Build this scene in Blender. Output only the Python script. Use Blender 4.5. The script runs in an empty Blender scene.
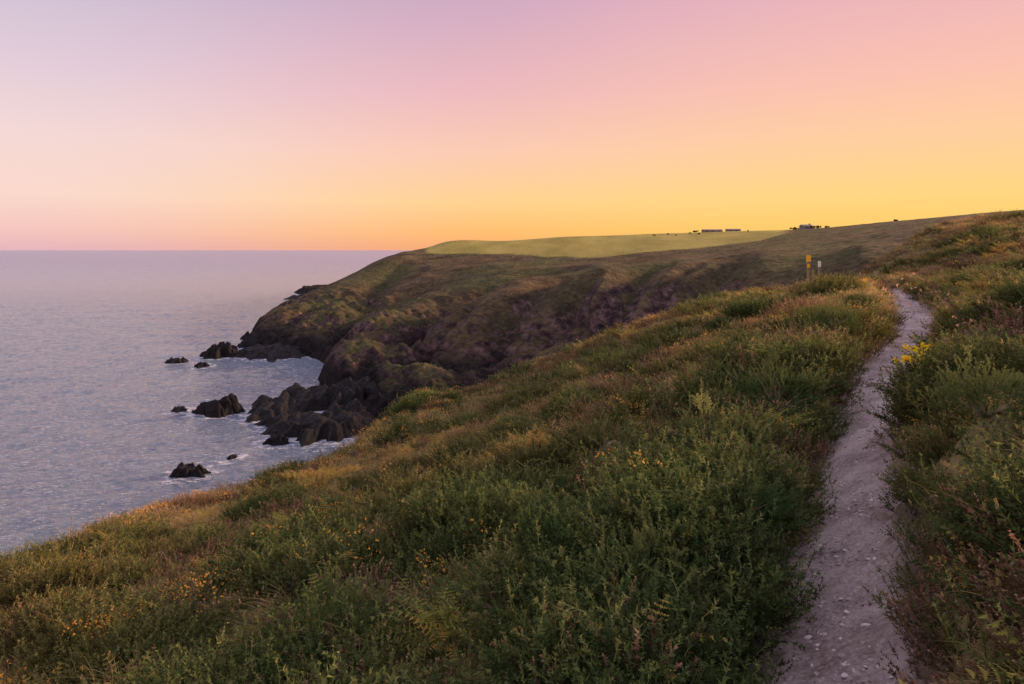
import bpy, bmesh, math, random
import numpy as np
from mathutils import Vector, Matrix
random.seed(5); rng = np.random.default_rng(7)
scene = bpy.context.scene
COL = scene.collection
F = 683.0; CX = 512.0; HY = 250.0; SEA = -40.0

def lin(c):
    r = []
    for v in c[:3]:
        v = v/255.0
        r.append(v/12.92 if v <= 0.04045 else ((v+0.055)/1.055)**2.4)
    return (r[0], r[1], r[2], 1.0)
def at(px, py, d): return ((px-CX)/F*d, d, -(py-HY)/F*d)

# ------------------------------------------------------------ noise
def h2(ix, iy, s):
    v = np.sin(ix*127.1+iy*311.7+s*74.7)*43758.5453
    return v-np.floor(v)
def vn(x, y, s=0):
    ix = np.floor(x); iy = np.floor(y); fx = x-ix; fy = y-iy
    fx = fx*fx*(3-2*fx); fy = fy*fy*(3-2*fy)
    a = h2(ix, iy, s); b = h2(ix+1, iy, s); c = h2(ix, iy+1, s); d = h2(ix+1, iy+1, s)
    return (a*(1-fx)+b*fx)*(1-fy)+(c*(1-fx)+d*fx)*fy
def fbm(x, y, o=4, s=0):
    r = 0; a = .5; t = 0
    for k in range(o):
        r = r+a*vn(x, y, s+k); t += a; a *= .5
        x, y = x*1.63+y*1.17+3.1, y*1.63-x*1.17+1.7
    return r/t
def ridged(x, y, o=4, s=0):
    r = 0; a = .5; t = 0
    for k in range(o):
        r = r+a*(1-np.abs(2*vn(x, y, s+k)-1)); t += a; a *= .5
        x, y = x*1.7+y*1.1+3.1, y*1.7-x*1.1+1.7
    return r/t
def worley(x, y, s=0):
    ix = np.floor(x); iy = np.floor(y); best = np.full(np.shape(x), 9.); rid = np.zeros(np.shape(x))
    for dx in (-1, 0, 1):
        for dy in (-1, 0, 1):
            cx = ix+dx; cy = iy+dy
            d = (cx+.15+.7*h2(cx, cy, s)-x)**2+(cy+.15+.7*h2(cx, cy, s+1)-y)**2
            m = d < best; best = np.where(m, d, best); rid = np.where(m, h2(cx, cy, s+2), rid)
    return np.sqrt(best), rid
def ss(x, a, b):
    t = np.clip((x-a)/(b-a), 0, 1); return t*t*(3-2*t)

# ------------------------------------------------------------ thin plate spline over control heights
class TPS:
    def __init__(self, P, ku, reg=1e-4):
        P = np.array(P, float); self.ku = ku
        q = np.c_[P[:, 0]/P[:, 1]*ku, np.log(P[:, 1])]; n = len(q)
        r = np.linalg.norm(q[:, None]-q[None], axis=2)
        K = np.where(r > 0, r*r*np.log(r+1e-12), 0)+reg*np.eye(n)
        A = np.zeros((n+3, n+3)); A[:n, :n] = K; A[:n, n] = 1; A[:n, n+1:] = q
        A[n, :n] = 1; A[n+1:, :n] = q.T
        self.w = np.linalg.solve(A, np.r_[P[:, 2], 0, 0, 0]); self.q = q
    def __call__(self, x, y):
        x = np.asarray(x, float); y = np.maximum(np.asarray(y, float), .6)
        a = x/y*self.ku; b = np.log(y); n = len(self.q)
        z = self.w[n]+self.w[n+1]*a+self.w[n+2]*b
        for i in range(n):
            r2 = (a-self.q[i, 0])**2+(b-self.q[i, 1])**2+1e-12
            z = z+self.w[i]*.5*r2*np.log(r2)
        return z

# ------------------------------------------------------------ path line
path_ctrl = [(.02, .3, -2.18), (.45, 1.2, -2.18), (.95, 2.2, -2.2)]
for px, py, d in [(836, 684, 3.5), (840, 600, 4.5), (848, 520, 6), (857, 460, 7.6), (873, 400, 9.6), (896, 358, 12.3),
                  (912, 335, 15.2), (916, 317, 18.6), (908, 302, 23), (899, 293, 28)]:
    path_ctrl.append(at(px, py, d))
path_ctrl += [at(885, 290, 33), at(862, 290, 39), at(850, 293, 48), at(845, 297, 60)]
PC = np.array(path_ctrl)
def catmull(P, n=26):
    out = []
    P = np.vstack([2*P[0]-P[1], P, 2*P[-1]-P[-2]])
    for i in range(1, len(P)-2):
        for t in np.linspace(0, 1, n, endpoint=False):
            a, b, c, d = P[i-1:i+3]
            out.append(.5*((2*b)+(-a+c)*t+(2*a-5*b+4*c-d)*t*t+(-a+3*b-3*c+d)*t**3))
    out.append(P[-2]); return np.array(out)
PL = catmull(PC)
def path_hw(y): return .37+.10*ss(y, 6, 15)
PLs = PL[::3]
def path_dist(x, y):
    x = np.asarray(x, float); y = np.asarray(y, float)
    sh = x.shape; x = x.ravel(); y = y.ravel(); d = np.full(x.shape, 1e9); side = np.zeros(x.shape)
    for i in range(len(PLs)-1):
        a = PLs[i, :2]; b = PLs[i+1, :2]; v = b-a; L = v@v
        t = np.clip(((x-a[0])*v[0]+(y-a[1])*v[1])/L, 0, 1)
        dx = x-a[0]-t*v[0]; dy = y-a[1]-t*v[1]; dd = np.hypot(dx, dy)
        m = dd < d; d = np.where(m, dd, d); side = np.where(m, np.sign(v[0]*dy-v[1]*dx), side)
    return d.reshape(sh), side.reshape(sh)       # side +1 = left of the path

# ------------------------------------------------------------ near hillside heights
NP = [tuple(p) for p in PC]
for y in (1.0, 2.2, 4.0, 6.5, 9.5):
    for s in (1.2, 3.2, 6.5, 11, 17):
        x = .48*y-s/.9
        if x/y > -3.2: NP.append((x, y, -2.3-.325*s-.3))
    for d in (.9, 2.2, 4.5):
        x = .48*y+d/.9+(y > 8)*.6
        NP.append((x, y, -2.15+.02*y+.36*d-.22))
sil = [(0, 553, 17), (100, 517, 22), (200, 490, 27), (300, 462, 33), (340, 443, 37), (400, 405, 44), (500, 370, 50),
       (600, 331, 58), (680, 306, 60), (750, 288, 56), (808, 282, 46), (865, 278, 42), (-150, 604, 14), (-400, 690, 12),
       (1024, 216, 74), (940, 226, 78), (905, 243, 70), (885, 262, 60), (1120, 205, 70), (1300, 190, 60)]
inter = [(650, 347, 25), (550, 380, 27), (450, 418, 27), (370, 446, 25), (250, 490, 21), (150, 532, 15.5), (720, 308, 32), (800, 302, 22),
         (760, 330, 15), (840, 315, 17), (850, 289, 30), (600, 352, 36), (500, 396, 36),
         (1024, 300, 12), (975, 340, 12), (1090, 290, 10), (1024, 262, 24), (965, 292, 20), (950, 290, 28), (1024, 240, 38), (960, 262, 42), (905, 276, 42),
         (1150, 235, 34), (1300, 240, 25)]
for px, py, d in sil:
    p = at(px, py, d); NP.append((p[0], p[1], p[2]-(1.25 if px < 250 else 1.15+.006*d if px < 790 else 1.0)))
for px, py, d in inter:
    p = at(px, py, d); NP.append((p[0], p[1], p[2]-(.72 if px < 780 else .5)))
drop = {(0, 17): [(25, -17), (40, -32), (62, -45)], (-300, 12): [(25, -20), (40, -35), (60, -46)], (200, 27): [(38, -18), (55, -32), (75, -46)],
        (340, 37): [(50, -20), (70, -34), (90, -46)], (420, 46): [(60, -19), (80, -32), (105, -46)],
        (500, 50): [(68, -19), (95, -34), (120, -46)], (600, 58): [(78, -14.5), (110, -30), (140, -45)], (680, 60): [(82, -12), (115, -26), (150, -40)],
        (750, 56): [(78, -9), (115, -18), (150, -32)], (808, 46): [(68, -6.5), (105, -14), (150, -26)], (865, 42): [(56, -5), (100, -10), (150, -20)],
        (920, 70): [(110, -6), (150, -14)], (1024, 75): [(110, -1), (150, -8)], (1200, 75): [(110, 3), (150, -4)]}
for (px, _), L in drop.items():
    for d, z in L: NP.append(((px-CX)/F*d, d, z))
tN = TPS(NP, 2.2)
def mounds(x, y):
    a, ra = worley(x/1.0+.35*vn(x, y, 8), y/1.0+.35*vn(x, y, 9), 200)
    b, rb = worley(x/2.1+.5*vn(x/2, y/2, 8), y/2.1+.5*vn(x/2, y/2, 9), 210)
    w = ss(y, 10, 26)
    ma = np.clip(1-1.9*a*a, 0, 1); mb = np.clip(1-1.9*b*b, 0, 1)
    return ma*(1-w)+mb*w, np.where(w > .5, rb, ra), w
def znear(x, y, pd=None):
    z = tN(x, y)
    d, side = path_dist(x, y) if pd is None else pd
    hw = path_hw(y)
    m = ss(d, hw+.05, hw+.8)
    md, rid, w = mounds(x, y)
    z = z+m*(md*(.48*(1-w)+.55*w)*(.4+.9*rid))
    z = z+m*.18*(fbm(x*1.6, y*1.6, 2, 3)-.5)
    z = z+m*(.4+.01*np.clip(y, 0, 60))*(fbm(x/6, y/6, 3, 9)-.5)
    z = z+ss(d, hw+.02, hw+.5)*(1-ss(d, 1.3, 3.2))*(side > 0)*.28*ss(y, 2, 6)*(1-ss(y, 13, 18))
    z = z+ss(d, hw+.02, hw+.35)*(1-ss(d, 1.0, 2.2))*(side < 0)*.12
    z = z-.09*(1-ss(d, hw-.05, hw+.12))
    t = ss(y, 40, 90)
    z = z+t*(ridged(x/14, y/14, 4, 31)-.5)*5*ss(-z, 8, 22)
    return z

# ------------------------------------------------------------ far headland heights
FP = []
for px, py, d in [(440, 244, 620), (500, 241, 600), (560, 237, 580), (650, 234, 560), (740, 231, 540), (790, 230, 500), (880, 223, 450), (1000, 214, 400), (1150, 205, 400), (1300, 200, 380),
        (425, 254, 470), (500, 255, 430), (600, 259, 370), (700, 249, 350), (770, 240, 350),
        (402, 252, 500), (382, 259, 470), (352, 276, 415), (325, 290, 370), (302, 303, 335), (282, 319, 310), (268, 335, 298),
        (345, 300, 325), (400, 287, 360), (450, 277, 370), (500, 278, 330), (550, 275, 315), (620, 267, 290), (700, 260, 270), (800, 250, 240), (860, 244, 220),
        (345, 362, 200), (362, 345, 208), (384, 338, 216), (407, 327, 232), (430, 313, 255), (460, 301, 285), (350, 326, 262), (310, 333, 285), (335, 345, 250),
        (365, 384, 194), (385, 384, 188), (400, 362, 206),
        (405, 344, 213), (450, 324, 220), (520, 301, 224), (600, 283, 226), (680, 271, 222), (760, 262, 205), (860, 249, 185), (950, 243, 180), (1050, 240, 180),
        (450, 374, 207), (520, 345, 209), (600, 316, 211), (680, 295, 207), (760, 280, 193), (860, 272, 165)]:
    FP.append(at(px, py, d))
for px, d, z in [(200, 300, -47), (235, 350, -47), (258, 420, -47), (285, 500, -46), (300, 600, -43), (312, 660, -39), (330, 760, -46), (352, 640, -37), (395, 620, -20), (400, 800, -24), (340, 900, -45), (600, 900, 6), (500, 900, 0), (800, 900, 15), (1100, 900, 15),
                 (230, 262, -47), (285, 255, -46), (300, 225, -47), (285, 200, -47), (322, 180, -45), (345, 168, -43), (320, 232, -44),
                 (410, 192, -35.5), (440, 190, -35), (405, 176, -37.5), (380, 170, -40), (400, 160, -42), (450, 160, -42), (450, 175, -37), (500, 150, -45), (600, 150, -42),
                 (520, 193, -35), (600, 190, -30), (680, 185, -23),
                 (150, 160, -48), (150, 600, -48), (150, 950, -48), (0, 200, -48), (0, 400, -48), (0, 900, -48), (700, 135, -38), (800, 132, -27), (900, 130, -16), (1000, 130, -9), (1200, 130, -5)]:
    FP.append(((px-CX)/F*d, d, z))
tF = TPS(FP, 3.0)
GUL = [([(396, 226), (418, 262), (465, 300), (525, 322), (600, 325)], 19, 10),
       ([(322, 236), (338, 262), (362, 300), (398, 340), (440, 372)], 14, 10),
       ([(284, 290), (312, 318), (338, 345), (360, 372)], 9, 8),
       ([(300, 262), (325, 300), (350, 330)], 8, 6),
       ([(372, 300), (368, 345), (385, 395), (402, 440)], 10, 11),
       ([(425, 203), (442, 222), (468, 250), (510, 275)], 10, 5.5),
       ([(480, 198), (508, 222), (552, 262), (600, 290)], 13, 7.5),
       ([(545, 202), (572, 222), (610, 245)], 9, 5),
       ([(600, 203), (630, 225), (675, 262)], 10, 6), ([(650, 200), (675, 217), (705, 240)], 8, 4.5), ([(690, 192), (717, 212), (755, 250)], 9, 6)]
def seg_dist(x, y, P):
    d = np.full(np.shape(x), 1e9); tt = np.zeros(np.shape(x)); n = len(P)-1
    for i in range(n):
        a = P[i]; b = P[i+1]; v = b-a; L = v@v
        t = np.clip(((x-a[0])*v[0]+(y-a[1])*v[1])/L, 0, 1); dd = np.hypot(x-a[0]-t*v[0], y-a[1]-t*v[1])
        m = dd < d; d = np.where(m, dd, d); tt = np.where(m, (i+t)/n, tt)
    return d, tt
def gully(x, y):
    r = 0*x; wx = x+8*(fbm(x/22, y/22, 3, 91)-.5); wy = y+8*(fbm(x/22, y/22, 3, 95)-.5)
    for L, dep, wd in GUL:
        P = np.array([((px-CX)/F*d, d) for px, d in L]); d, t = seg_dist(wx, wy, P)
        r = np.maximum(r, dep*np.exp(-(d/wd)**1.2)*(1-t**2))
    return r
def field_mask(x, y):
    px = CX+F*x/y+6*(fbm(x/20, y/20, 2, 19)-.5)
    lo = np.interp(px, [425, 500, 600, 640, 700, 760, 800], [470, 432, 372, 372, 352, 352, 420])+14*(fbm(x/16, y/16, 3, 15)-.5)
    return ss(y, lo, lo+8)*ss(px, 424, 432)*(1-ss(px, 776, 796))
def zfar(x, y):
    z = tF(x, y); g = gully(x, y)
    w = 1-field_mask(x, y)
    z = z-g*w*ss(z, -40, -28)
    z = z+w*(fbm(x/38, y/38, 3, 41)-.5)*4*ss(-z, -6, 14)
    z = z+w*(fbm(x/7, y/7, 3, 43)-.5)*.9
    z = z+3.5*ss(z, -44, -39)*(1-ss(z, -36, -24))
    rib = ridged((x+.75*y)/10, (y*.6-x*.5)/34, 4, 51)
    low = ss(-z, 14, 32)
    z = z+(rib-.6)*5.5*low*w
    z = z+(ridged(x/4.2, y/4.2, 3, 57)-.5)*2.6*low
    return z

# ------------------------------------------------------------ mesh helpers
def tag(o, label=None, cat=None, group=None, kind=None):
    if label: o['label'] = label
    if cat: o['category'] = cat
    if group: o['group'] = group
    if kind: o['kind'] = kind
    return o
def fast_mesh(name, V, Fc, smooth=True):
    V = np.asarray(V, np.float32); Fc = np.asarray(Fc, np.int32); k = Fc.shape[1]
    me = bpy.data.meshes.new(name)
    me.vertices.add(len(V)); me.vertices.foreach_set('co', V.ravel())
    me.loops.add(Fc.size); me.loops.foreach_set('vertex_index', Fc.ravel())
    me.polygons.add(len(Fc)); me.polygons.foreach_set('loop_start', np.arange(0, Fc.size, k, dtype=np.int32))
    try: me.polygons.foreach_set('loop_total', np.full(len(Fc), k, np.int32))
    except Exception: pass
    me.polygons.foreach_set('use_smooth', np.full(len(Fc), smooth, bool))
    me.update(calc_edges=True); me.validate()
    return me
def grid_faces(nr, nc):
    i = np.arange(nr*nc).reshape(nr, nc)
    return np.stack([i[:-1, :-1], i[:-1, 1:], i[1:, 1:], i[1:, :-1]], -1).reshape(-1, 4)
def link(name, me, mat=None, parent=None):
    o = bpy.data.objects.new(name, me); COL.objects.link(o)
    if mat and not me.materials: me.materials.append(mat)
    if parent: o.parent = parent
    return o
def attr(me, name, vals):
    a = me.attributes.new(name, 'FLOAT', 'POINT'); a.data.foreach_set('value', np.asarray(vals, np.float32).ravel())

# ------------------------------------------------------------ material helpers
class NT:
    def __init__(self, name):
        self.m = bpy.data.materials.new(name); self.m.use_nodes = True
        self.t = self.m.node_tree; self.t.nodes.clear()
        self.out = self.n('ShaderNodeOutputMaterial')
        g = self.n('ShaderNodeNewGeometry'); self.pos = g.outputs['Position']; self.nor = g.outputs['Normal']
    def n(self, t, **k):
        nd = self.t.nodes.new(t)
        for a, b in k.items(): setattr(nd, a, b)
        return nd
    def l(self, a, b): self.t.links.new(a, b)
    def setv(self, sock, v):
        if hasattr(v, 'is_output'): self.l(v, sock)
        else: sock.default_value = v
    def noise(self, scale, detail=4, rough=.55, vec=None, stretch=None):
        v = vec or self.pos
        if stretch:
            mp = self.n('ShaderNodeMapping'); self.l(v, mp.inputs[0]); mp.inputs['Scale'].default_value = stretch[:3]
            if len(stretch) > 3: mp.inputs['Rotation'].default_value = (0, 0, stretch[3])
            v = mp.outputs[0]
        nd = self.n('ShaderNodeTexNoise'); self.l(v, nd.inputs['Vector'])
        nd.inputs['Scale'].default_value = scale; nd.inputs['Detail'].default_value = detail; nd.inputs['Roughness'].default_value = rough
        return nd.outputs['Fac']
    def ramp(self, fac, stops):
        r = self.n('ShaderNodeValToRGB'); self.l(fac, r.inputs[0]); e = r.color_ramp.elements
        while len(e) > 1: e.remove(e[-1])
        e[0].position = stops[0][0]; e[0].color = stops[0][1]
        for p, c in stops[1:]:
            q = e.new(p); q.color = c
        return r.outputs[0]
    def mix(self, f, a, b):
        m = self.n('ShaderNodeMix', data_type='RGBA'); self.setv(m.inputs[0], f); self.setv(m.inputs[6], a); self.setv(m.inputs[7], b)
        return m.outputs[2]
    def math(self, op, a, b=0., c=None):
        m = self.n('ShaderNodeMath', operation=op); self.setv(m.inputs[0], a); self.setv(m.inputs[1], b)
        if c is not None: self.setv(m.inputs[2], c)
        return m.outputs[0]
    def mr(self, v, a, b, c=0., d=1.):
        m = self.n('ShaderNodeMapRange'); self.l(v, m.inputs[0]); m.inputs[1].default_value = a; m.inputs[2].default_value = b; m.inputs[3].default_value = c; m.inputs[4].default_value = d
        return m.outputs[0]
    def at(self, name): return self.n('ShaderNodeAttribute', attribute_name=name).outputs['Fac']
    def bump(self, h, dist, strength=1., nrm=None):
        b = self.n('ShaderNodeBump'); b.inputs['Strength'].default_value = strength; b.inputs['Distance'].default_value = dist
        self.l(h, b.inputs['Height'])
        if nrm: self.l(nrm, b.inputs['Normal'])
        return b.outputs[0]
    def princ(self, col, rough=.9, nrm=None, spec=.2):
        p = self.n('ShaderNodeBsdfPrincipled'); self.setv(p.inputs['Base Color'], col); self.setv(p.inputs['Roughness'], rough)
        p.inputs['Specular IOR Level'].default_value = spec
        if nrm: self.l(nrm, p.inputs['Normal'])
        self.l(p.outputs[0], self.out.inputs[0]); return p
def C(r, g, b): return (r, g, b, 1.)
def simple(name, col, col2=None, scale=8, rough=.8, spec=.3):
    t = NT(name); c = t.mix(t.noise(scale), col, col2 or tuple(v*.6 for v in col[:3])+(1,)); t.princ(c, rough, None, spec); return t.m

def leaf_mat(name, stops, warm, dry=.5, trans=.35, tip=None, z0=.15, z1=.42, tipf=.6):
    """colour by local height: towards the tip colour at the top, near black at the base"""
    t = NT(name)
    oi = t.n('ShaderNodeObjectInfo')
    big = t.noise(.45, 3); sm = t.noise(9, 2)
    f = t.math('ADD', t.math('MULTIPLY', oi.outputs['Random'], .45), t.math('MULTIPLY', big, .45))
    f = t.math('ADD', f, t.math('MULTIPLY', sm, .22)); f = t.math('SUBTRACT', f, .08)
    c = t.ramp(f, stops)
    p2 = t.mr(t.noise(.16, 3, vec=t.pos), .43, .6)
    c = t.mix(t.math('MULTIPLY', p2, dry), c, warm)
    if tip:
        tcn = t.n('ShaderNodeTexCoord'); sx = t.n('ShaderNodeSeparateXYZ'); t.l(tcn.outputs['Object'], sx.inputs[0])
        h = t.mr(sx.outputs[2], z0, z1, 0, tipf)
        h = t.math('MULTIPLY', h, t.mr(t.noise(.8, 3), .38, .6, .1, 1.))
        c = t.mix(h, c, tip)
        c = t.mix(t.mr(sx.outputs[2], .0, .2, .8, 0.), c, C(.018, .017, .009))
    d = t.n('ShaderNodeBsdfDiffuse'); tr = t.n('ShaderNodeBsdfTranslucent')
    t.l(c, d.inputs[0]); t.l(c, tr.inputs[0])
    m = t.n('ShaderNodeMixShader'); m.inputs[0].default_value = trans; t.l(d.outputs[0], m.inputs[1]); t.l(tr.outputs[0], m.inputs[2])
    t.l(m.outputs[0], t.out.inputs[0]); return t.m

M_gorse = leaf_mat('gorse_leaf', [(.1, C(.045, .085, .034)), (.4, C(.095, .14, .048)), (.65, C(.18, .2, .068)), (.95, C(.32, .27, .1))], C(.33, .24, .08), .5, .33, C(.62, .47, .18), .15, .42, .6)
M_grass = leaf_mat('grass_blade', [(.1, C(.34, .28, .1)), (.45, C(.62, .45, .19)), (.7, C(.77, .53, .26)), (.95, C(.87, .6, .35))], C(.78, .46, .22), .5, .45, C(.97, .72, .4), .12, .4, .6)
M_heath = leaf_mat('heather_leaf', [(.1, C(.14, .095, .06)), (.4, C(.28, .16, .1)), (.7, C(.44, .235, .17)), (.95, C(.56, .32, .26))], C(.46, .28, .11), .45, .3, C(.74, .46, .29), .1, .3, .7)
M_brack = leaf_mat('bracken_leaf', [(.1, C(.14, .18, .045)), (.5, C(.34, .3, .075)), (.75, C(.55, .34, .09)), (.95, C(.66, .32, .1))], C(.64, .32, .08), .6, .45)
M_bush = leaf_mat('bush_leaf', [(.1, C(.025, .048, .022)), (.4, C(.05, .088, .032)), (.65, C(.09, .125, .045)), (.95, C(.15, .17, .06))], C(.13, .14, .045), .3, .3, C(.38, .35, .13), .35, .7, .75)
M_stem = simple('woody_stem', C(.2, .14, .09), C(.1, .07, .05), 30)
M_orange = simple('orange_petal', C(.9, .45, .05), C(.75, .3, .04), 40, .6)
t = NT('yellow_petal'); d_ = t.n('ShaderNodeBsdfDiffuse'); r_ = t.n('ShaderNodeBsdfTranslucent'); m_ = t.n('ShaderNodeMixShader')
d_.inputs[0].default_value = r_.inputs[0].default_value = (.95, .68, .01, 1); m_.inputs[0].default_value = .45
t.l(d_.outputs[0], m_.inputs[1]); t.l(r_.outputs[0], m_.inputs[2]); t.l(m_.outputs[0], t.out.inputs[0]); M_flower = t.m

# ------------------------------------------------------------ SKY (world) and sun
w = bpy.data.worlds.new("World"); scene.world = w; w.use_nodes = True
t = w.node_tree; t.nodes.clear()
def wn(ty, **k):
    n = t.nodes.new(ty)
    for a, b in k.items(): setattr(n, a, b)
    return n
SUNAZ = math.radians(46)
tc = wn('ShaderNodeTexCoord'); sp = wn('ShaderNodeSeparateXYZ'); t.links.new(tc.outputs['Generated'], sp.inputs[0])
cb = wn('ShaderNodeCombineXYZ'); t.links.new(sp.outputs[0], cb.inputs[0]); t.links.new(sp.outputs[1], cb.inputs[1])
nm = wn('ShaderNodeVectorMath', operation='NORMALIZE'); t.links.new(cb.outputs[0], nm.inputs[0])
dt = wn('ShaderNodeVectorMath', operation='DOT_PRODUCT'); t.links.new(nm.outputs[0], dt.inputs[0]); dt.inputs[1].default_value = (math.sin(SUNAZ), math.cos(SUNAZ), 0)
def wramp(st):
    r = wn('ShaderNodeValToRGB'); t.links.new(sp.outputs[2], r.inputs[0]); e = r.color_ramp.elements
    while len(e) > 1: e.remove(e[-1])
    e[0].position = st[0][0]; e[0].color = lin(st[0][1])
    for p, c in st[1:]: q = e.new(p); q.color = lin(c)
    return r.outputs[0]
hi = [(.6, (214, 206, 226)), (1., (222, 222, 240))]
L_ = wramp([(0, (228, 180, 188)), (.025, (243, 197, 190)), (.07, (249, 216, 204)), (.14, (242, 215, 213)), (.22, (225, 204, 216)), (.34, (198, 187, 210))]+hi)
M_ = wramp([(0, (247, 168, 112)), (.025, (255, 188, 112)), (.07, (255, 209, 144)), (.14, (251, 202, 178)), (.22, (237, 186, 190)), (.34, (207, 170, 193))]+hi)
R_ = wramp([(0, (254, 190, 86)), (.025, (255, 203, 102)), (.07, (255, 213, 130)), (.14, (254, 206, 158)), (.22, (249, 193, 175)), (.34, (232, 177, 188))]+hi)
def wmr(a, b, src=None, c=0., d=1.):
    m = wn('ShaderNodeMapRange', interpolation_type='SMOOTHSTEP'); t.links.new(src or dt.outputs['Value'], m.inputs[0]); m.inputs[1].default_value = a; m.inputs[2].default_value = b; m.inputs[3].default_value = c; m.inputs[4].default_value = d; return m.outputs[0]
def wmix(f, a, b):
    m = wn('ShaderNodeMix', data_type='RGBA'); t.links.new(f, m.inputs[0]); t.links.new(a, m.inputs[6]); t.links.new(b, m.inputs[7]); return m.outputs[2]
c = wmix(wmr(.1, .72), L_, M_); c = wmix(wmr(.6, 1.0), c, R_)
bg = wn('ShaderNodeBackground'); t.links.new(c, bg.inputs[0]); t.links.new(wmr(.36, .8, sp.outputs[2], 1.02, 1.5), bg.inputs[1])  # sky overhead, above the frame, brightened as added fill light
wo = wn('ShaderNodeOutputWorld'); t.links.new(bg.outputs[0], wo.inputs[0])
sun = bpy.data.lights.new('sun', 'SUN'); sun.energy = 8.5; sun.color = (1, .65, .37); sun.angle = math.radians(5)
so = bpy.data.objects.new('sun', sun); COL.objects.link(so)
el = math.radians(15); az = math.radians(64)
dv = Vector((math.sin(az)*math.cos(el), math.cos(az)*math.cos(el), math.sin(el)))
so.rotation_euler = dv.to_track_quat('Z', 'Y').to_euler()
scene.view_settings.view_transform = 'Standard'; scene.view_settings.look = 'None'

# ------------------------------------------------------------ camera
cam = bpy.data.cameras.new('camera'); co = bpy.data.objects.new('camera', cam); COL.objects.link(co)
co.location = (0, 0, 0); co.rotation_euler = (math.radians(90), 0, 0)
cam.sensor_width = 36; cam.lens = F*36/1024; cam.shift_y = -92/1024; cam.clip_end = 200000; cam.clip_start = .05
scene.camera = co

# ------------------------------------------------------------ NEAR HILLSIDE
u = np.concatenate([np.linspace(-3, -1.0, 60, endpoint=False), np.linspace(-1.0, 1.0, 620, endpoint=False), np.linspace(1.0, 3.0, 60)])
v = np.exp(np.linspace(math.log(.8), math.log(150), 560))
U, Y = np.meshgrid(u, v); X = U*Y
pd = path_dist(X, Y); Z = znear(X, Y, pd=pd)
me = fast_mesh('hillside', np.stack([X, Y, Z], -1).reshape(-1, 3), grid_faces(*X.shape))
attr(me, 'bare', 1-ss(pd[0]+.2*(fbm(X*2, Y*2, 3, 77)-.5), path_hw(Y)-.02, path_hw(Y)+.16))
gx = np.gradient(Z, axis=1)/np.maximum(np.gradient(X, axis=1), 1e-6)
attr(me, 'steep', ss(np.abs(gx)+.15*fbm(X/4, Y/4, 3, 5), .8, 1.2)*ss(Y, 38, 70))
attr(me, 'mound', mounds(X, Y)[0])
T = NT('hillside_ground')
n1 = T.noise(.5, 5); n2 = T.noise(7, 5)
g = T.ramp(T.math('ADD', T.math('MULTIPLY', n1, .55), T.math('MULTIPLY', n2, .45)), [(.3, C(.04, .045, .017)), (.48, C(.12, .11, .04)), (.6, C(.24, .18, .075)), (.75, C(.3, .25, .12))])
g = T.mix(T.mr(T.at('mound'), .1, .6, .8, 0.), g, C(.02, .02, .009))  # deep shade in the gaps between mounds, painted into the ground colour
soil = T.ramp(T.noise(14, 5), [(.3, C(.1, .07, .05)), (.7, C(.24, .17, .13))])
g = T.mix(T.at('bare'), g, soil)
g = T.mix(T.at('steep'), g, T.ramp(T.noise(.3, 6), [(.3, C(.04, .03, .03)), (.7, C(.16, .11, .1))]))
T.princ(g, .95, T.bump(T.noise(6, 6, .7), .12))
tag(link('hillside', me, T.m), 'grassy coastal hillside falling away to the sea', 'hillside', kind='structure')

# ------------------------------------------------------------ PATH
n = len(PL); tl = np.gradient(PL[:, :2], axis=0); tl /= np.linalg.norm(tl, axis=1)[:, None]
nc = 37
ti = np.linspace(0, n-1, 1500)
px_ = np.interp(ti, np.arange(n), PL[:, 0]); py_ = np.interp(ti, np.arange(n), PL[:, 1])
tx = np.interp(ti, np.arange(n), tl[:, 0]); ty = np.interp(ti, np.arange(n), tl[:, 1])
lat = np.linspace(-1.3, 1.3, nc)
hwv = path_hw(py_)
PX = px_[:, None]+ty[:, None]*lat[None]*hwv[:, None]; PY = py_[:, None]-tx[:, None]*lat[None]*hwv[:, None]
pdp = path_dist(PX, PY)
cst, crid = worley(PX*8, PY*8, 330)
PZ = znear(PX, PY, pd=pdp)+.018+.08*(fbm(PX*2.6, PY*2.6, 4, 21)-.5)+.04*np.clip(.5-cst, 0, 1)*(crid > .55)+.012*(ridged(PX*14, PY*14, 2, 25)-.5)
PZ = PZ+.08*np.clip(np.abs(lat)[None]-.5, 0, .5)-.16*np.clip(np.abs(lat)[None]-1.05, 0, 1)
me = fast_mesh('path', np.stack([PX, PY, PZ], -1).reshape(-1, 3), grid_faces(*PX.shape)[:, ::-1])
attr(me, 'edge', np.broadcast_to(np.abs(lat)[None], PX.shape))
T = NT('path_gravel_soil')
a = T.noise(1.8, 5, .6); b = T.noise(24, 6, .8); c2 = T.noise(90, 3)
vo = T.n('ShaderNodeTexVoronoi'); T.l(T.pos, vo.inputs['Vector']); vo.inputs['Scale'].default_value = 18
vs = T.mr(vo.outputs['Distance'], .15, .45, 1., 0.)
vm = T.math('MULTIPLY', vs, T.mr(T.noise(4, 3), .42, .57))
col = T.ramp(T.math('ADD', T.math('MULTIPLY', a, .5), T.math('MULTIPLY', b, .5)), [(.36, C(.15, .1, .1)), (.45, C(.32, .23, .22)), (.54, C(.49, .37, .36)), (.68, C(.65, .52, .52))])
col = T.mix(T.math('MULTIPLY', vm, .35), col, C(.55, .46, .46))
e = T.math('ADD', T.at('edge'), T.math('MULTIPLY', T.math('SUBTRACT', T.noise(5, 4), .5), 1.4))
col = T.mix(T.mr(e, .8, 1.15), col, T.ramp(b, [(.3, C(.07, .05, .035)), (.7, C(.24, .165, .125))]))
T.princ(col, .9, T.bump(vm, .035, 1, T.bump(b, .06, 1., T.bump(c2, .012))), .3)
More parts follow.
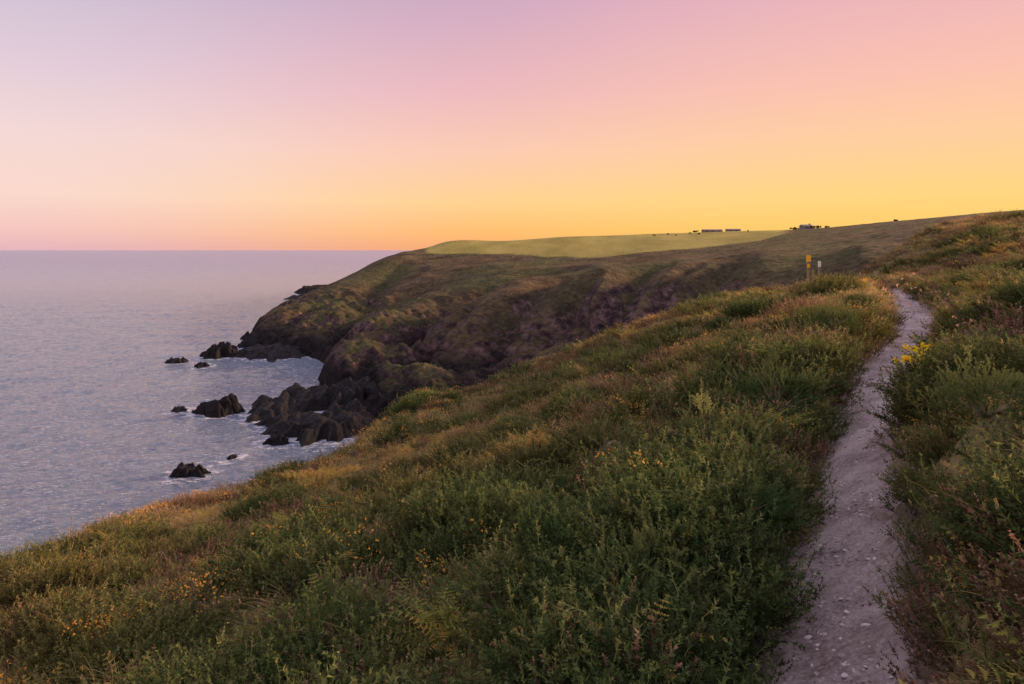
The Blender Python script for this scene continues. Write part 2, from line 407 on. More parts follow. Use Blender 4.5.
tag(link('path', me, T.m), 'narrow gravel footpath running along the clifftop', 'path', kind='structure')

# ------------------------------------------------------------ FAR HEADLAND
u = (np.linspace(150, 1300, 700)-CX)/F; v = np.exp(np.linspace(math.log(130), math.log(950), 560))
U, Y = np.meshgrid(u, v); X = U*Y; Z = zfar(X, Y)
me = fast_mesh('far_headland', np.stack([X, Y, Z], -1).reshape(-1, 3), grid_faces(*X.shape))
attr(me, 'field', field_mask(X, Y))
gx = np.gradient(Z, axis=1)/np.gradient(X, axis=1); gy = (np.gradient(Z, axis=0)-gx*np.gradient(X, axis=0))/np.gradient(Y, axis=0)
sl = np.hypot(gx, gy)
attr(me, 'steep', ss(sl+.5*(fbm(X/9, Y/9, 3, 5)-.5), .62, 1.05)*ss(-Z, 5, 14))
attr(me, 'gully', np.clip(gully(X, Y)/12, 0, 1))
T = NT('headland_cover')
n2 = T.noise(.5, 6, .65); n3 = T.noise(.09, 4); n4 = T.noise(.02, 3)
moor = T.ramp(T.math('ADD', T.math('MULTIPLY', n3, .5), T.math('MULTIPLY', n2, .5)), [(.34, C(.02, .015, .01)), (.46, C(.058, .039, .023)), (.55, C(.11, .071, .04)), (.7, C(.155, .115, .052))])
moor = T.mix(T.mr(n4, .44, .6, 0, .6), moor, T.ramp(n2, [(.35, C(.03, .035, .014)), (.65, C(.1, .105, .034))]))
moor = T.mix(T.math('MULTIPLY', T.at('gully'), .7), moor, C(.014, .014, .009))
rock = T.ramp(T.math('ADD', T.math('MULTIPLY', T.noise(.25, 6, .7, stretch=(1, .35, 1.6, .6)), .6), T.math('MULTIPLY', n2, .4)), [(.38, C(.012, .008, .009)), (.48, C(.045, .027, .029)), (.57, C(.12, .07, .068)), (.68, C(.24, .15, .145))])
fld = T.ramp(T.noise(.05, 4, stretch=(1, .3, 1)), [(.35, C(.2, .165, .045)), (.65, C(.3, .24, .07))])
zz = T.n('ShaderNodeSeparateXYZ'); T.l(T.pos, zz.inputs[0])
wet = T.mr(T.math('ADD', zz.outputs[2], T.math('MULTIPLY', T.noise(.1, 3), 8)), -27, -31.5)
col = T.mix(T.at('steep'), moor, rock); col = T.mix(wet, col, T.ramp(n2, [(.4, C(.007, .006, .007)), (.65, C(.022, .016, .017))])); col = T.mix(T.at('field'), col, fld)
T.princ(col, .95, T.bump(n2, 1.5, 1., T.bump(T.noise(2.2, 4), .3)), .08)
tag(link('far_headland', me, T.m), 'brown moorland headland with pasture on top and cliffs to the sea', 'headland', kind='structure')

# ------------------------------------------------------------ SEA ROCKS
T = NT('dark_sea_rock')
col = T.ramp(T.noise(.5, 6, .7), [(.35, C(.006, .005, .006)), (.6, C(.015, .012, .013)), (.8, C(.04, .03, .031))])
T.princ(col, .7, T.bump(T.noise(1.2, 6, .7), .6), .12); M_rock = T.m
def rock_mesh(seed, W, D, H, lean):
    n_ = 100; g_ = np.linspace(-1.3, 1.3, n_); x, y = np.meshgrid(g_, g_)
    A = np.arctan2(y, x); R = np.hypot(x, y)/(1+1.2*(fbm(np.cos(A)*2.4+seed*7, np.sin(A)*2.4+seed*3, 4, seed)-.5))
    edge = ss(1.05-R, -.1, .6)
    s_ = (x*.75+y*.55)*2.4+seed+.8*vn(x*2, y*2, seed)
    saw = s_-np.floor(s_); saw = np.where(saw < .8, saw/.8, (1-saw)/.2)          # tilted slabs with a steep broken side
    k2 = ridged(x*5+seed, y*4+seed, 4, seed+9); low = fbm(x*1.6+seed, y*1.6, 3, seed+4)
    z = edge*(.16+.75*low*(.45+.55*saw)+.3*(k2-.45)+lean*.5*x)-.35*(1-edge)
    V = np.stack([x*W/2, y*D/2, z*H], -1).reshape(-1, 3)
    return fast_mesh('rock', V, grid_faces(n_, n_), False)
ROCKS = [  # px, base py, width px, height px, depth ratio, lean, label
 (221, 356, 42, 15, .8, .3, 'jagged dark rock standing highest of those alone in the sea off the headland point'),
 (177, 362, 24, 5, .7, .1, 'low flat rock furthest left of the offshore rocks beyond the point'),
 (203, 366, 18, 4, .7, 0, 'small low rock just below the high offshore rock'),
 (262, 338, 44, 10, 1.0, .4, 'rough dark rock at the very tip of the headland'),
 (275, 354, 80, 10, .9, -.3, 'long dark rock ledge below the headland tip'),
 (250, 346, 28, 8, .8, .2, 'small rock just seaward of the headland tip'),
 (216, 412, 62, 17, .5, .9, 'long sloping black rock rising to its right, left of the rock shelf'),
 (179, 411, 20, 5, .7, .2, 'small black rock at the left end of the long sloping rock'),
 (190, 474, 40, 11, .6, -.3, 'lone black rock nearest the camera, in open water'),
 (232, 458, 12, 4, .8, 0, 'tiny rock by itself between the shelf and the lone rock'),
 (274, 443, 34, 10, .6, .4, 'black rock in front of the near edge of the rock shelf'),
 (279, 410, 76, 15, 1.1, -.2, 'left part of the black rock shelf in the cove'),
 (316, 402, 100, 19, 1.0, .3, 'highest ragged rock at the back of the shelf in the cove'),
 (335, 428, 110, 22, 1.0, .2, 'broad black rock between the shelf and the near hillside'),
 (297, 424, 80, 12, 1.0, -.4, 'low black rock at the front of the rock shelf'),
 (362, 402, 90, 26, 1.0, .1, 'dark rock buttress at the foot of the cliff above the cove'),
 (309, 297, 34, 4, 2.0, -.2, 'low thin rocky point far beyond the headland')]
rockpos = []
for i, (px, by, wp, hp, dr, ln, lab) in enumerate(ROCKS):
    d = -SEA*F/(by-HY); W = wp/F*d*.95; H = hp/F*d*1.2
    me = rock_mesh(i+3, W, W*dr*1.3, H, ln)
    o = link('sea_rock', me, M_rock); o.location = ((px-CX)/F*d, d, SEA+.05)
    tag(o, lab, 'rock', 'dark rocks in the sea below the cliffs'); rockpos.append((o.location.x, d, W/2, W*dr*.62))

# ------------------------------------------------------------ SEA
u = np.concatenate([np.linspace(-6, -.85, 60, endpoint=False), np.linspace(-.85, .15, 620, endpoint=False), np.linspace(.15, 6, 30)])
v = np.concatenate([np.linspace(30, 75, 20, endpoint=False), np.exp(np.linspace(math.log(75), math.log(700), 560, endpoint=False)), np.exp(np.linspace(math.log(700), math.log(90000), 70))])
U, Y = np.meshgrid(u, v); X = U*Y
fade = 1-ss(Y, 400, 900)
Z = SEA+fade*(.8*(fbm(X/22+.3*Y/22, Y/13, 3, 61)-.5)+.5*(ridged(X/6, Y/4.0, 3, 63)-.5))
foam = np.zeros_like(X)
for rx, ry, ra, rb in rockpos:
    q = np.hypot((X-rx)/(ra+1.5), (Y-ry)/(rb+3))
    foam = np.maximum(foam, (1-ss(q, .7, 1.6)))
inn = (Y > 140)&(Y < 800)&(U > -.42)
zt = np.full_like(X, -60.); zt[inn] = zfar(X[inn], Y[inn]); foam = np.maximum(foam, ss(zt, -45.5, -41)*.8)
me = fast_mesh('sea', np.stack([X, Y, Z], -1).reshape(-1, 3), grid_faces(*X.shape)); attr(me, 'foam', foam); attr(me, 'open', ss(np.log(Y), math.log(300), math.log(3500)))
T = NT('sea_water')
b1 = T.bump(T.noise(.05, 3, .5, stretch=(1, 1.8, 1, .3)), 1.6); b2 = T.bump(T.noise(.28, 4, .6, stretch=(1, 1.9, 1, .2)), 1.3, 1, b1); b3 = T.bump(T.noise(.9, 5, .75, stretch=(1, 2.2, 1)), .75, 1, b2)
ff = T.math('ADD', T.math('MULTIPLY', T.at('foam'), .27), T.noise(.45, 7, .75, stretch=(1, 1.5, 1, .4)))
fm = T.mr(ff, .72, .88, 0, .7)
spk = T.mr(T.noise(.55, 7, .9, stretch=(1, 3.6, 1, .2)), .54, .63, 0, .55)  # bright ripple glints painted into the water colour
fm = T.math('MAXIMUM', fm, spk)
base = T.mix(T.at('open'), C(.09, .125, .2), C(.2, .165, .23))  # distant water: reflected sky's pink-lavender sheen put into the base colour
rg = T.math('MAXIMUM', T.mr(T.at('open'), 0, 1, .08, .36), T.mr(fm, 0, 1, .08, .6))
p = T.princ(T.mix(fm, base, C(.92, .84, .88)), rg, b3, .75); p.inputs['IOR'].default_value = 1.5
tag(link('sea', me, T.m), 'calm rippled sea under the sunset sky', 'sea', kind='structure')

# ------------------------------------------------------------ vegetation prototypes (numpy leaf soups)
class Soup:
    def __init__(s): s.V = []; s.T = []; s.n = 0
    def tri(s, a, b, c):
        s.V += [a, b, c]; s.T.append((s.n, s.n+1, s.n+2)); s.n += 3
    def blade(s, pts, wdt, side):
        k = len(pts); base = s.n
        for i, p in enumerate(pts):
            ww = wdt*(1-(i/(k-1))**1.5)*.5+1e-4
            s.V += [p-side*ww, p+side*ww]
        for i in range(k-1):
            a = base+2*i; s.T += [(a, a+1, a+3), (a, a+3, a+2)]
        s.n += 2*k
    def mesh(s, name, mat):
        me = fast_mesh(name, np.array(s.V), np.array(s.T), False); me.materials.append(mat); return me
def rv(): v = rng.normal(size=3); return v/np.linalg.norm(v)
def unit(v): return v/(np.linalg.norm(v)+1e-9)
UP = np.array([0, 0, 1.])
def sprig(S, p0, d, L, nn, nl, nw, curve=.25, fwd=.7):
    dv = unit(d); bend = rv()*curve; bend[2] = abs(bend[2])*.3
    P = [p0+dv*L*t+bend*L*t*t for t in np.linspace(0, 1, 4)]
    S.blade(P, nl*.16, unit(np.cross(dv, rv())))
    for k in range(nn):
        t = .15+.85*rng.random()**.8; i = min(int(t*3), 2); f = t*3-i; p = P[i]*(1-f)+P[i+1]*f
        ax = unit(P[i+1]-P[i]); o = unit(np.cross(ax, rv())); nd = unit(o+ax*fwd)
        l = nl*(1.2-.7*t)*(.6+.8*rng.random()); s2 = unit(np.cross(nd, rv()))*nw*.5
        S.tri(p-s2, p+s2, p+nd*l)
    return P
def gorse_proto(i):
    """low dense dome of short spiny sprays"""
    S = Soup()
    for k in range(40):
        a = rng.random()*6.28; r = rng.random()**.5*.27; d = np.array([math.cos(a)*r*4.6, math.sin(a)*r*4.6, 1.])+rv()*.35
        L = .17+.11*rng.random()-r*.22; p0 = np.array([math.cos(a)*r*.85, math.sin(a)*r*.85, -.03])
        P = sprig(S, p0, d, L, 26, .028, .0095, .15, .6)
        j = 1+int(rng.random()*2.99); sprig(S, P[j], unit(d)+rv()*.9, L*.45, 14, .024, .009, .15, .6)
    return S.mesh('gorse_clump', M_gorse)
def grass_proto(i):
    S = Soup(); lean = np.array([-.6, -.2, 0])
    for k in range(64):
        a = rng.random()*6.28; r = rng.random()**.5*.19; L = .2+.24*rng.random()
        d = np.array([math.cos(a)*.5*rng.random(), math.sin(a)*.5*rng.random(), 1.]); p0 = np.array([math.cos(a)*r, math.sin(a)*r, -.04])
        bend = np.array([math.cos(a), math.sin(a), 0])*.35+lean*rng.random()+UP*-.55
        P = [p0+d*L*t+bend*L*t*t for t in np.linspace(0, 1, 5)]
        S.blade(P, .007, unit(np.cross(d, rv())))
        if rng.random() < .12:
            for q in range(6): S.tri(P[4]+rv()*.012-d*.04*rng.random(), P[4]+rv()*.01, P[4]+rv()*.014-d*.05*rng.random())
    return S.mesh('grass_tuft', M_grass)
def heath_proto(i):
    S = Soup()
    for k in range(36):
        a = rng.random()*6.28; r = rng.random()**.5*.27; d = np.array([math.cos(a)*r*2.5, math.sin(a)*r*2.5, 1.])+rv()*.25
        sprig(S, np.array([math.cos(a)*r, math.sin(a)*r, -.05]), d, .16+.12*rng.random()-.2*r, 26, .024, .011, .3, .5)
    return S.mesh('heather_clump', M_heath)
def brack_proto(i):
    S = Soup()
    for k in range(6):
        a = k*1.05+rng.random()*.6; out = np.array([math.cos(a), math.sin(a), 0]); L = .34+.16*rng.random()
        P = [np.array([0, 0, -.03])+(out*.4+UP)*L*t+(out*.55-UP*.5)*L*t*t for t in np.linspace(0, 1, 11)]
        S.blade(P, .008, unit(np.cross(out, UP)))
        sd = unit(np.cross(out, UP))
        for j in range(2, 11):
            ax = unit(P[j]-P[j-1]); pl = .12*(1-(j/11.)**1.6)+.012
            for sg in (-1, 1):
                e = unit(sd*sg+ax*.35+UP*-.15+rv()*.15)
                for m in range(4):
                    b0 = P[j]+e*pl*m/4; ww = .018*(1-m/5)
                    S.tri(b0, b0+e*pl/3.6, b0+ax*ww+e*pl/8); S.tri(b0, b0+e*pl/3.6, b0-ax*ww+e*pl/8)
    return S.mesh('bracken_plant', M_brack)
def flower_proto(i, mat):
    S = Soup()
    for k in range(20):
        a = rng.random()*6.28; r = rng.random()**.5*.22; p = np.array([math.cos(a)*r, math.sin(a)*r, .26+.09*rng.random()-r*.4])
        for q in range(4): S.tri(p+rv()*.007, p+rv()*.014, p+rv()*.014)
    return S.mesh('flower_spray', mat)
T = NT('pebble_stone'); oi = T.n('ShaderNodeObjectInfo')
T.princ(T.ramp(oi.outputs['Random'], [(0, C(.14, .1, .1)), (.5, C(.29, .22, .215)), (1, C(.44, .36, .36))]), .85); M_peb = T.m
def pebble_proto(i):
    bm = bmesh.new(); bmesh.ops.create_icosphere(bm, subdivisions=2, radius=.02)
    o = rng.random(3)*10
    for vv in bm.verts:
        k = .8+.4*float(fbm(np.array(vv.co.x*60+o[0]), np.array(vv.co.y*60+vv.co.z*40+o[1]), 2, i)); vv.co = Vector((vv.co.x*k*1.2, vv.co.y*k*.9, vv.co.z*k*.5))
    me = bpy.data.meshes.new('pebble'); bm.to_mesh(me); bm.free(); me.materials.append(M_peb); return me
def proto_coll(name, meshes):
    c = bpy.data.collections.new(name)
    for m in meshes: c.objects.link(bpy.data.objects.new(m.name, m))
    return c
def scatter(name, P, rot, scl, idx, coll, label, cat):
    me = bpy.data.meshes.new(name); me.vertices.add(len(P)); me.vertices.foreach_set('co', np.asarray(P, np.float32).ravel())
    a = me.attributes.new('rot', 'FLOAT_VECTOR', 'POINT'); a.data.foreach_set('vector', np.asarray(rot, np.float32).ravel())
    a = me.attributes.new('scl', 'FLOAT', 'POINT'); a.data.foreach_set('value', np.asarray(scl, np.float32).ravel())
    a = me.attributes.new('idx', 'INT', 'POINT'); a.data.foreach_set('value', np.asarray(idx, np.int32).ravel())
    o = link(name, me); tag(o, label, cat, kind='stuff')
    ng = bpy.data.node_groups.new(name, 'GeometryNodeTree')
    ng.interface.new_socket('Geometry', in_out='INPUT', socket_type='NodeSocketGeometry'); ng.interface.new_socket('Geometry', in_out='OUTPUT', socket_type='NodeSocketGeometry')
    N = ng.nodes; gi = N.new('NodeGroupInput'); go = N.new('NodeGroupOutput'); ci = N.new('GeometryNodeCollectionInfo'); ip = N.new('GeometryNodeInstanceOnPoints')
    ci.inputs['Collection'].default_value = coll; ci.inputs['Separate Children'].default_value = True; ci.inputs['Reset Children'].default_value = True
    def na(nm, ty):
        q = N.new('GeometryNodeInputNamedAttribute'); q.data_type = ty; q.inputs['Name'].default_value = nm; return [s for s in q.outputs if s.enabled][0]
    Lk = ng.links.new
    Lk(gi.outputs[0], ip.inputs['Points']); Lk(ci.outputs[0], ip.inputs['Instance']); ip.inputs['Pick Instance'].default_value = True
    Lk(na('idx', 'INT'), ip.inputs['Instance Index']); Lk(na('rot', 'FLOAT_VECTOR'), ip.inputs['Rotation']); Lk(na('scl', 'FLOAT'), ip.inputs['Scale'])
    Lk(ip.outputs[0], go.inputs[0])
    md = o.modifiers.new('scatter', 'NODES'); md.node_group = ng
    return o

BUSH = [(712, 440, 8.0, 1.6, 'largest dark green gorse bush, just left of the path where it dips'),
        (778, 405, 9.8, 1.3, 'dark gorse bush hanging over the left edge of the path'),
        (834, 352, 13.5, 1.2, 'rounded bush left of the path below its last bend'),
        (577, 392, 19, 1.4, 'small dark green bush alone on the middle of the slope'),
        (858, 322, 18, .9, 'bush on the left of the path nearest its vanishing end'),
        (985, 470, 5.2, .8, 'spiky pale green gorse bush on the bank right of the path'),
        (1000, 375, 8.0, .85, 'gorse bush high on the right bank above the yellow flowers'),
        (505, 560, 5.4, 1.0, 'low green gorse bush in the bottom centre foreground'),
        (640, 600, 4.5, .85, 'feathery gorse bush in the foreground nearest the path'),
        (736, 520, 5.6, .85, 'dark bush crowding the left edge of the path in the foreground'),
        (330, 600, 6.2, .95, 'green gorse bush furthest left of the foreground bushes')]
FLW = [(919, 10.3, 347, 'bright yellow flowering plant on the right edge of the path'), (935, 11.3, 341, 'smaller yellow flowering plant just behind and right of the brightest one')]

y = np.exp(rng.uniform(math.log(1.3), math.log(92), 205000)); uu = rng.uniform(-1.1, 1.2, len(y))
D = y*y/(1+(y/6.)**1.35); k = rng.random(len(y)) < D/D.max()
y = y[k]; x = uu[k]*y
pdv = path_dist(x, y); d = pdv[0]; side = pdv[1]; hw = path_hw(y)
z = znear(x, y, pd=pdv); md_, rid, _ = mounds(x, y)
k = (d > hw+.07)&(z > -24)&((md_ > .2)|(rng.random(len(x)) < .2))
for px, py, dd, s, lab in BUSH: k &= np.hypot(x-(px-CX)/F*dd, y-dd) > .42*s
for px, dd, s, lab in FLW: k &= np.hypot(x-(px-CX)/F*dd+.12, (y-dd+.6)*.5) > .42
k &= ~((np.abs(x-y*(812-CX)/F) < .9)&(y > 36)&(y < 47))
x, y, z, d, side, hw, md_, rid = [q[k] for q in (x, y, z, d, side, hw, md_, rid)]
n1 = fbm(x/3.2, y/3.2, 3, 101); n2 = fbm(x/2.1, y/2.1, 3, 105); n3 = fbm(x/9, y/9, 3, 108)
near = 1-ss(y, 5, 16)
wg = .6+.9*ss(n1, .42, .58)+1.0*near+1.0*(1-ss(d, 1.2, 2.4))*(y < 18)*(side > 0)
wr = .45+1.0*ss(n3, .43, .58)+1.2*ss(y, 8, 20)+.5*(side < 0)+1.2*ss(x, 6, 14)
wh = .4+1.1*ss(n2, .46, .6)+.6*ss(y, 9, 24)+.5*ss(x, 7, 16)
wb = .15+.5*ss(1-n1, .5, .62)*(1-ss(y, 25, 45))+.15*near+.6*ss(x, 5, 12)
tot = wg+wr+wh+wb
rr = np.where(rng.random(len(x)) < .68, rid, rng.random(len(x)))*tot      # most plants follow their mound's own kind
sp_ = np.where(rr < wr, 1, np.where(rr < wr+wh, 2, np.where(rr < wr+wh+wb, 3, 0)))
edge = ss(d, hw+.0, hw+.45)
scl = (.85+.010*y)*(.65+.7*rng.random(len(x)))*(.6+.4*edge)*(.62+.33*md_+.3*n1)
rot = np.c_[rng.normal(0, .2, len(x)), rng.normal(0, .2, len(x)), rng.random(len(x))*6.283]
specs = [('gorse_scrub', gorse_proto, 3, 'spiky green gorse scrub covering the near hillside', 'gorse', 1.4),
         ('long_grass', grass_proto, 3, 'straw coloured long grass over the hillside and beside the path', 'grass', 1.1),
         ('heather', heath_proto, 3, 'low brown heather patches on the hillside', 'heather', 1.25),
         ('bracken', brack_proto, 3, 'green and rusty bracken fronds among the scrub', 'bracken', .9)]
for s, (nm_, fn, nv, lab, cat, ks) in enumerate(specs):
    cl = proto_coll(nm_+'_kinds', [fn(i) for i in range(nv)])
    k = sp_ == s
    r_ = rot[k].copy()
    if s == 1: r_[:, 2] = rng.normal(0, .8, k.sum())
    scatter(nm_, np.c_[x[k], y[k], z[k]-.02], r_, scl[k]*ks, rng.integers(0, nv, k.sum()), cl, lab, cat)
fl = (rng.random(len(x)) < .02*ss(n3, .45, .6)+.16*(x < -3)*ss(n1, .38, .52))&(y < 45)
cl = proto_coll('flower_kinds', [flower_proto(0, M_orange), flower_proto(1, M_orange)])
scatter('wild_flowers', np.c_[x[fl], y[fl], z[fl]], rot[fl], scl[fl]*1.15, rng.integers(0, 2, fl.sum()), cl, 'tiny orange and yellow flowers dotted through the scrub', 'flowers')
m_ = 5500; ti = rng.integers(0, int(len(PL)*.8), m_); la = rng.normal(0, .7, m_)
hx = PL[ti, 0]+rng.normal(0, .05, m_)+tl[ti, 1]*la*path_hw(PL[ti, 1]); hy = PL[ti, 1]+rng.normal(0, .05, m_)-tl[ti, 0]*la*path_hw(PL[ti, 1])
hz = znear(hx, hy)
cl = proto_coll('pebble_kinds', [pebble_proto(i) for i in range(4)])
scatter('path_stones', np.c_[hx, hy, hz+.018], np.c_[rng.normal(0, .2, (m_, 2)), rng.random(m_)*6.28], .22+1.0*rng.random(m_)**4, rng.integers(0, 4, m_), cl, 'small loose stones strewn over the footpath', 'stones')

# ------------------------------------------------------------ single bushes
def empty(name, loc): o = bpy.data.objects.new(name, None); COL.objects.link(o); o.location = loc; o.empty_display_size = .3; return o
def bush_meshes(R, H, dens):
    S = Soup(); B = Soup()
    for k in range(dens):
        v_ = rv(); v_[2] = abs(v_[2]); r = (.55+.45*rng.random())*(.7+.6*vn(np.array(v_[0]*2.5+3), np.array(v_[1]*2.5+v_[2]), 5))
        p = np.array([v_[0]*R*r, v_[1]*R*r, v_[2]*H*r])
        sprig(S, p, v_+UP*.6+rv()*.4, .10+.09*rng.random(), 28, .028, .0095, .25)
    for k in range(16):
        v_ = rv(); v_[2] = abs(v_[2])+.3; e = np.array([v_[0]*R, v_[1]*R, v_[2]*H])*.8
        B.blade([e*t+rv()*.02*t for t in np.linspace(0, 1, 6)], .035, unit(np.cross(e, rv())))
    return S.mesh('foliage', M_bush), B.mesh('branches', M_stem)
bvar = [bush_meshes(.5, .64, 520) for _ in range(3)]
for i, (px, py, dd, s, lab) in enumerate(BUSH):
    bx_, by_ = (px-CX)/F*dd, dd
    zz_ = float(znear(np.array([bx_]), np.array([by_]))[0])
    root = empty('gorse_bush', (bx_, by_, zz_)); root.scale = (s, s, s*.78); root.rotation_euler = (0, 0, i*1.3)
    fm_, bm_ = bvar[i % 3]; link('foliage', fm_, None, root); link('branches', bm_, None, root)
    tag(root, lab, 'bush')

def flowering(px, d, topy, lab):
    x0, y0 = (px-CX)/F*d, d; z0 = float(znear(np.array([x0]), np.array([y0]))[0])
    s = max(1.0, ((HY-topy)/F*d-z0)/.42)
    root = empty('flowering_plant', (x0, y0, z0)); root.scale = (1.1, 1.1, s)
    S = Soup(); Fl = Soup(); St = Soup()
    for k in range(20):
        dv_ = np.array([rng.normal(0, .28), rng.normal(0, .25), 1.]); L = .18+.22*rng.random()
        P = sprig(S, np.array([rng.normal(0, .07), rng.normal(0, .06), 0.]), dv_, L, 22, .05, .014)
        St.blade(P, .012, unit(np.cross(dv_, rv())))
        for q in range(15):
            c_ = P[3]+np.array([rng.normal(0, .028), rng.normal(0, .028), rng.normal(0, .02)]); up_ = unit(UP*.4+rv())
            s1 = unit(np.cross(up_, rv())); s2 = np.cross(up_, s1)
            for a in np.linspace(0, 6.28, 6)[:-1]:
                e = (math.cos(a)*s1+math.sin(a)*s2)*.019; f_ = (-math.sin(a)*s1+math.cos(a)*s2)*.0095
                Fl.tri(c_, c_+e+f_, c_+e-f_)
    link('leaves', S.mesh('leaves', M_gorse), None, root); link('stalks', St.mesh('stalks', M_stem), None, root); link('flowers', Fl.mesh('flowers', M_flower), None, root)
    tag(root, lab, 'flowering plant')
for a in FLW: flowering(*a)

def stalk(px, py, d, lab, dirx):
    x0, y0 = (px-CX)/F*d, d; z0 = float(znear(np.array([x0]), np.array([y0]))[0])
    root = empty('dry_bramble', (x0, y0, z0)); S = Soup(); Lf = Soup()
    for k in range(4):
        L = .8+.3*k*.5; P = [np.array([dirx*L*t, .1*k*t, (.85+.1*k)*math.sin(t*2.2)*.95]) for t in np.linspace(0, 1, 9)]
        S.blade(P, .014, np.array([0, .6, .8])); S.blade(P, .014, np.array([0, .8, -.6]))
        for j in range(2, 9):
            for q in range(2):
                e = rv()*.09; S.blade([P[j], P[j]+e*.5, P[j]+e], .006, unit(np.cross(e, rv())))
                Lf.tri(P[j]+e, P[j]+e+rv()*.04, P[j]+e+rv()*.04)
    link('stems', S.mesh('stems', M_stem), None, root); link('leaves', Lf.mesh('leaves', M_heath), None, root); tag(root, lab, 'bramble')
stalk(990, 340, 8.5, 'bare arching bramble stalks reaching towards the path from the right bank', -1)

# ------------------------------------------------------------ signs at the crest
def box_bm(bm, sx, sy, sz, loc, bev=.004):
    r = bmesh.ops.create_cube(bm, size=1.0)
    for v_ in r['verts']: v_.co = Vector((v_.co.x*sx, v_.co.y*sy, v_.co.z*sz))+Vector(loc)
    ed = list({e for v_ in r['verts'] for e in v_.link_edges}); bmesh.ops.bevel(bm, geom=ed, offset=bev, segments=2, affect='EDGES')
def bm_obj(name, fn, mat, parent):
    bm = bmesh.new(); fn(bm); me = bpy.data.meshes.new(name); bm.to_mesh(me); bm.free(); return link(name, me, mat, parent)
M_yel = simple('yellow_sign_paint', C(.9, .45, .03), C(.75, .36, .03), 5, .5); M_wood = simple('weathered_post', C(.36, .23, .14), C(.22, .14, .09), 20)
M_wht = simple('pale_sign_paint', C(.8, .7, .66), C(.7, .6, .56), 6, .5)
def ground(px, d): x0 = (px-CX)/F*d; return (x0, d, float(znear(np.array([x0]), np.array([d]))[0]))
def post_sign(name, px, d, topy, lab, cat, plates, wdt=.1):
    g_ = ground(px, d); H = (HY-topy)/F*d-g_[2]
    r = empty(name, g_); tag(r, lab, cat); bm_obj('post', lambda b: box_bm(b, wdt, wdt, H+.2, (0, 0, H/2-.1)), M_wood, r)
    for nm_, w_, h_, off, mat in plates: bm_obj(nm_, lambda b: box_bm(b, w_, .03, h_, (0, -wdt/2-.02, H-off)), mat, r)
post_sign('warning_sign', 808, 43, 255, 'yellow sign on a wooden post on the hill crest left of the path', 'sign', [('sign_plate', .3, .42, .22, M_yel), ('lower_plate', .18, .25, .68, M_yel)])
post_sign('waymark_post', 819, 45, 261, 'short pale marker post to the right of the yellow sign', 'post', [('marker_plate', .2, .38, .2, M_wht)])
post_sign('fence_post', 813, 48, 269, 'thin fence post between the yellow sign and the pale marker', 'post', [], .07)

# ------------------------------------------------------------ far farm buildings, trees, cattle
M_wall = simple('rendered_wall', C(.26, .2, .18), C(.2, .16, .15), 1, .9); M_roof = simple('slate_roof', C(.18, .14, .13), C(.14, .11, .11), 2, .9); M_glass = simple('dark_window', C(.08, .065, .06), None, 3, .5)
def fz(px, d): x0 = (px-CX)/F*d; return (x0, d, float(zfar(np.array([x0]), np.array([float(d)]))[0]))
def house(px, d, L, W, h, rh, lab, rz=0, chim=True, name='farm_building'):
    r = empty(name, fz(px, d)); r.rotation_euler = (0, 0, rz); tag(r, lab, 'building')
    bm_obj('wall', lambda b: box_bm(b, L, W, h+1.5, (0, 0, h/2-.75), .02), M_wall, r)
    def roof(b):
        vs = [b.verts.new(c_) for c_ in [(-L/2-.3, -W/2-.4, h), (L/2+.3, -W/2-.4, h), (L/2+.3, W/2+.4, h), (-L/2-.3, W/2+.4, h), (-L/2-.3, 0, h+rh), (L/2+.3, 0, h+rh)]]
        for f_ in [(0, 1, 5, 4), (2, 3, 4, 5), (1, 2, 5), (3, 0, 4), (3, 2, 1, 0)]: b.faces.new([vs[i] for i in f_])
    ro = bm_obj('roof', roof, M_roof, r)
    if chim: bm_obj('chimney', lambda b: box_bm(b, .8, .7, 1.3, (L/2-1, 0, h+rh+.1), .02), M_wall, ro)
    for i in range(int(L//5)):
        bm_obj('window', lambda b: box_bm(b, 1.2, .1, .9, (-L/2+2.5+i*5, -W/2-.03, h*.55), .01), M_glass, r)
house(712, 545, 15, 6, 1.3, .9, 'long low farm building, left one of the pair on the field skyline', .05, False)
house(733, 560, 11, 6, 1.1, .9, 'low farm building, right one of the pair on the field skyline', -.08, False)
house(806, 470, 7, 5, 1.8, 1.3, 'small farmhouse with a chimney among trees on the skyline', .1)
M_tree = leaf_mat('tree_leaf', [(.2, C(.05, .045, .02)), (.7, C(.12, .1, .045))], C(.08, .07, .03), .4, .2)
def tree(px, d, H, lab):
    r = empty('hedgerow_tree', fz(px, d)); tag(r, lab, 'tree', 'small trees on the skyline'); S = Soup(); B = Soup()
    for ax in (np.array([1., 0, 0]), np.array([0, 1., 0])): B.blade([np.array([0, 0, -1.]), np.array([.1, 0, H*.35]), np.array([.2, 0, H*.7])], .4, ax)
    cs = [np.array([rng.normal(0, H*.6), rng.normal(0, H*.3), H*(.3+.35*rng.random())]) for _ in range(11)]
    for k in range(900):
        c_ = cs[k % 11]+rv()*H*.26*rng.random()**.4; S.tri(c_, c_+rv()*.4, c_+rv()*.4)
    link('trunk', B.mesh('trunk', M_stem), None, r); link('crown', S.mesh('crown', M_tree), None, r)
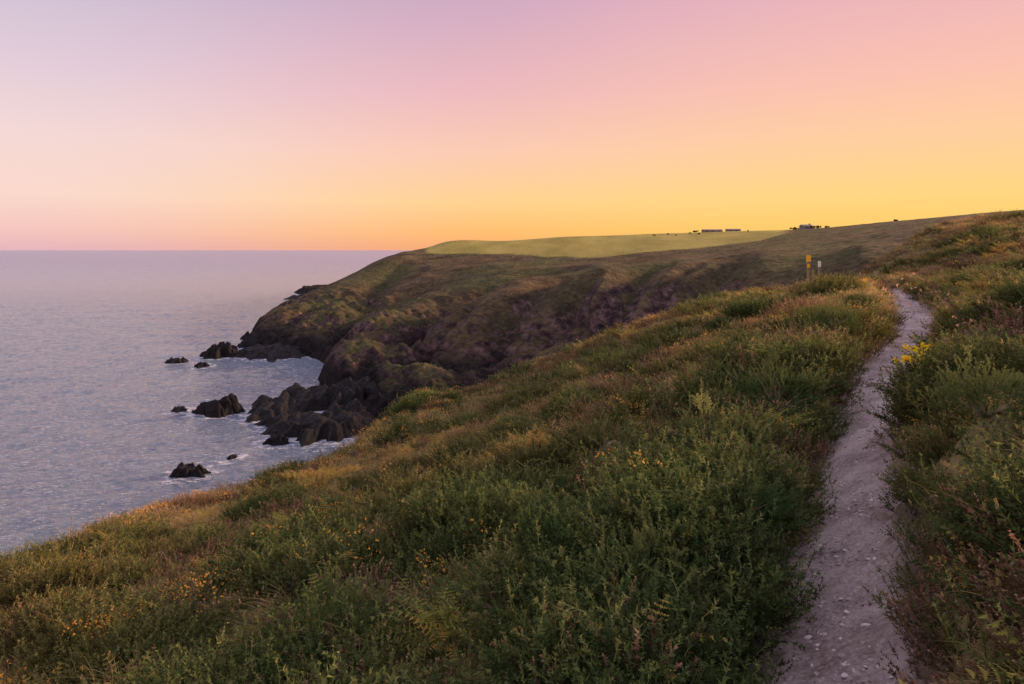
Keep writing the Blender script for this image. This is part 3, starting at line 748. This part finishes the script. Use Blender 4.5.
for px, d, H, lab in [(795, 475, 2.2, 'low windblown tree at the left side of the small farmhouse'), (815, 465, 2.8, 'windblown tree at the right side of the small farmhouse'),
                   (826, 460, 1.7, 'lowest bushy tree furthest right of the small farmhouse'), (896, 440, 1.6, 'lone small tree on the skyline near the right hill'),
                   (696, 548, 2.0, 'small tree at the left end of the long farm building')]: tree(px, d, H, lab)
def cow_mesh():
    vs = [(-.8, 0, 1.2), (-.3, 0, 1.2), (.3, 0, 1.22), (.75, 0, 1.25), (1.05, 0, 1.1), (1.3, 0, .75), (1.45, 0, .55),
          (-.75, .2, .7), (-.8, .2, .35), (-.72, .2, .04), (-.75, -.2, .7), (-.8, -.2, .35), (-.72, -.2, .04), (.65, .2, .7), (.65, .2, .35), (.65, .2, .04), (.65, -.2, .7), (.65, -.2, .35), (.65, -.2, .04), (-1.0, 0, 1.1), (-1.02, 0, .6)]
    ed = [(0, 1), (1, 2), (2, 3), (3, 4), (4, 5), (5, 6), (0, 7), (7, 8), (8, 9), (0, 10), (10, 11), (11, 12), (3, 13), (13, 14), (14, 15), (3, 16), (16, 17), (17, 18), (0, 19), (19, 20)]
    rad = [.32, .38, .38, .33, .22, .17, .11, .15, .08, .06, .15, .08, .06, .14, .08, .06, .14, .08, .06, .05, .03]
    me = bpy.data.meshes.new('cow'); me.from_pydata(vs, ed, []); o = bpy.data.objects.new('cow_base', me); COL.objects.link(o)
    m = o.modifiers.new('skin', 'SKIN'); o.modifiers.new('sub', 'SUBSURF').levels = 1
    for i, rr_ in enumerate(rad): me.skin_vertices[0].data[i].radius = (rr_, rr_)
    me.skin_vertices[0].data[1].use_root = True
    dg = bpy.context.evaluated_depsgraph_get(); out = bpy.data.meshes.new_from_object(o.evaluated_get(dg)); bpy.data.objects.remove(o); return out
M_cow = simple('dark_hide', C(.04, .025, .02), None, 3)
cm = cow_mesh(); cm.materials.clear(); cm.materials.append(M_cow)
for i, (px, d) in enumerate([(654, 490), (668, 500), (676, 480), (690, 495), (699, 478), (748, 485)]):
    o = link('cow', cm); o.location = fz(px, d); o.rotation_euler = (0, 0, i*2.1)
    tag(o, ['leftmost', 'second from left', 'third from left', 'fourth from left', 'fifth from left', 'rightmost'][i]+' of the tiny dark cattle on the far green field', 'cow', 'cattle grazing on the far field')
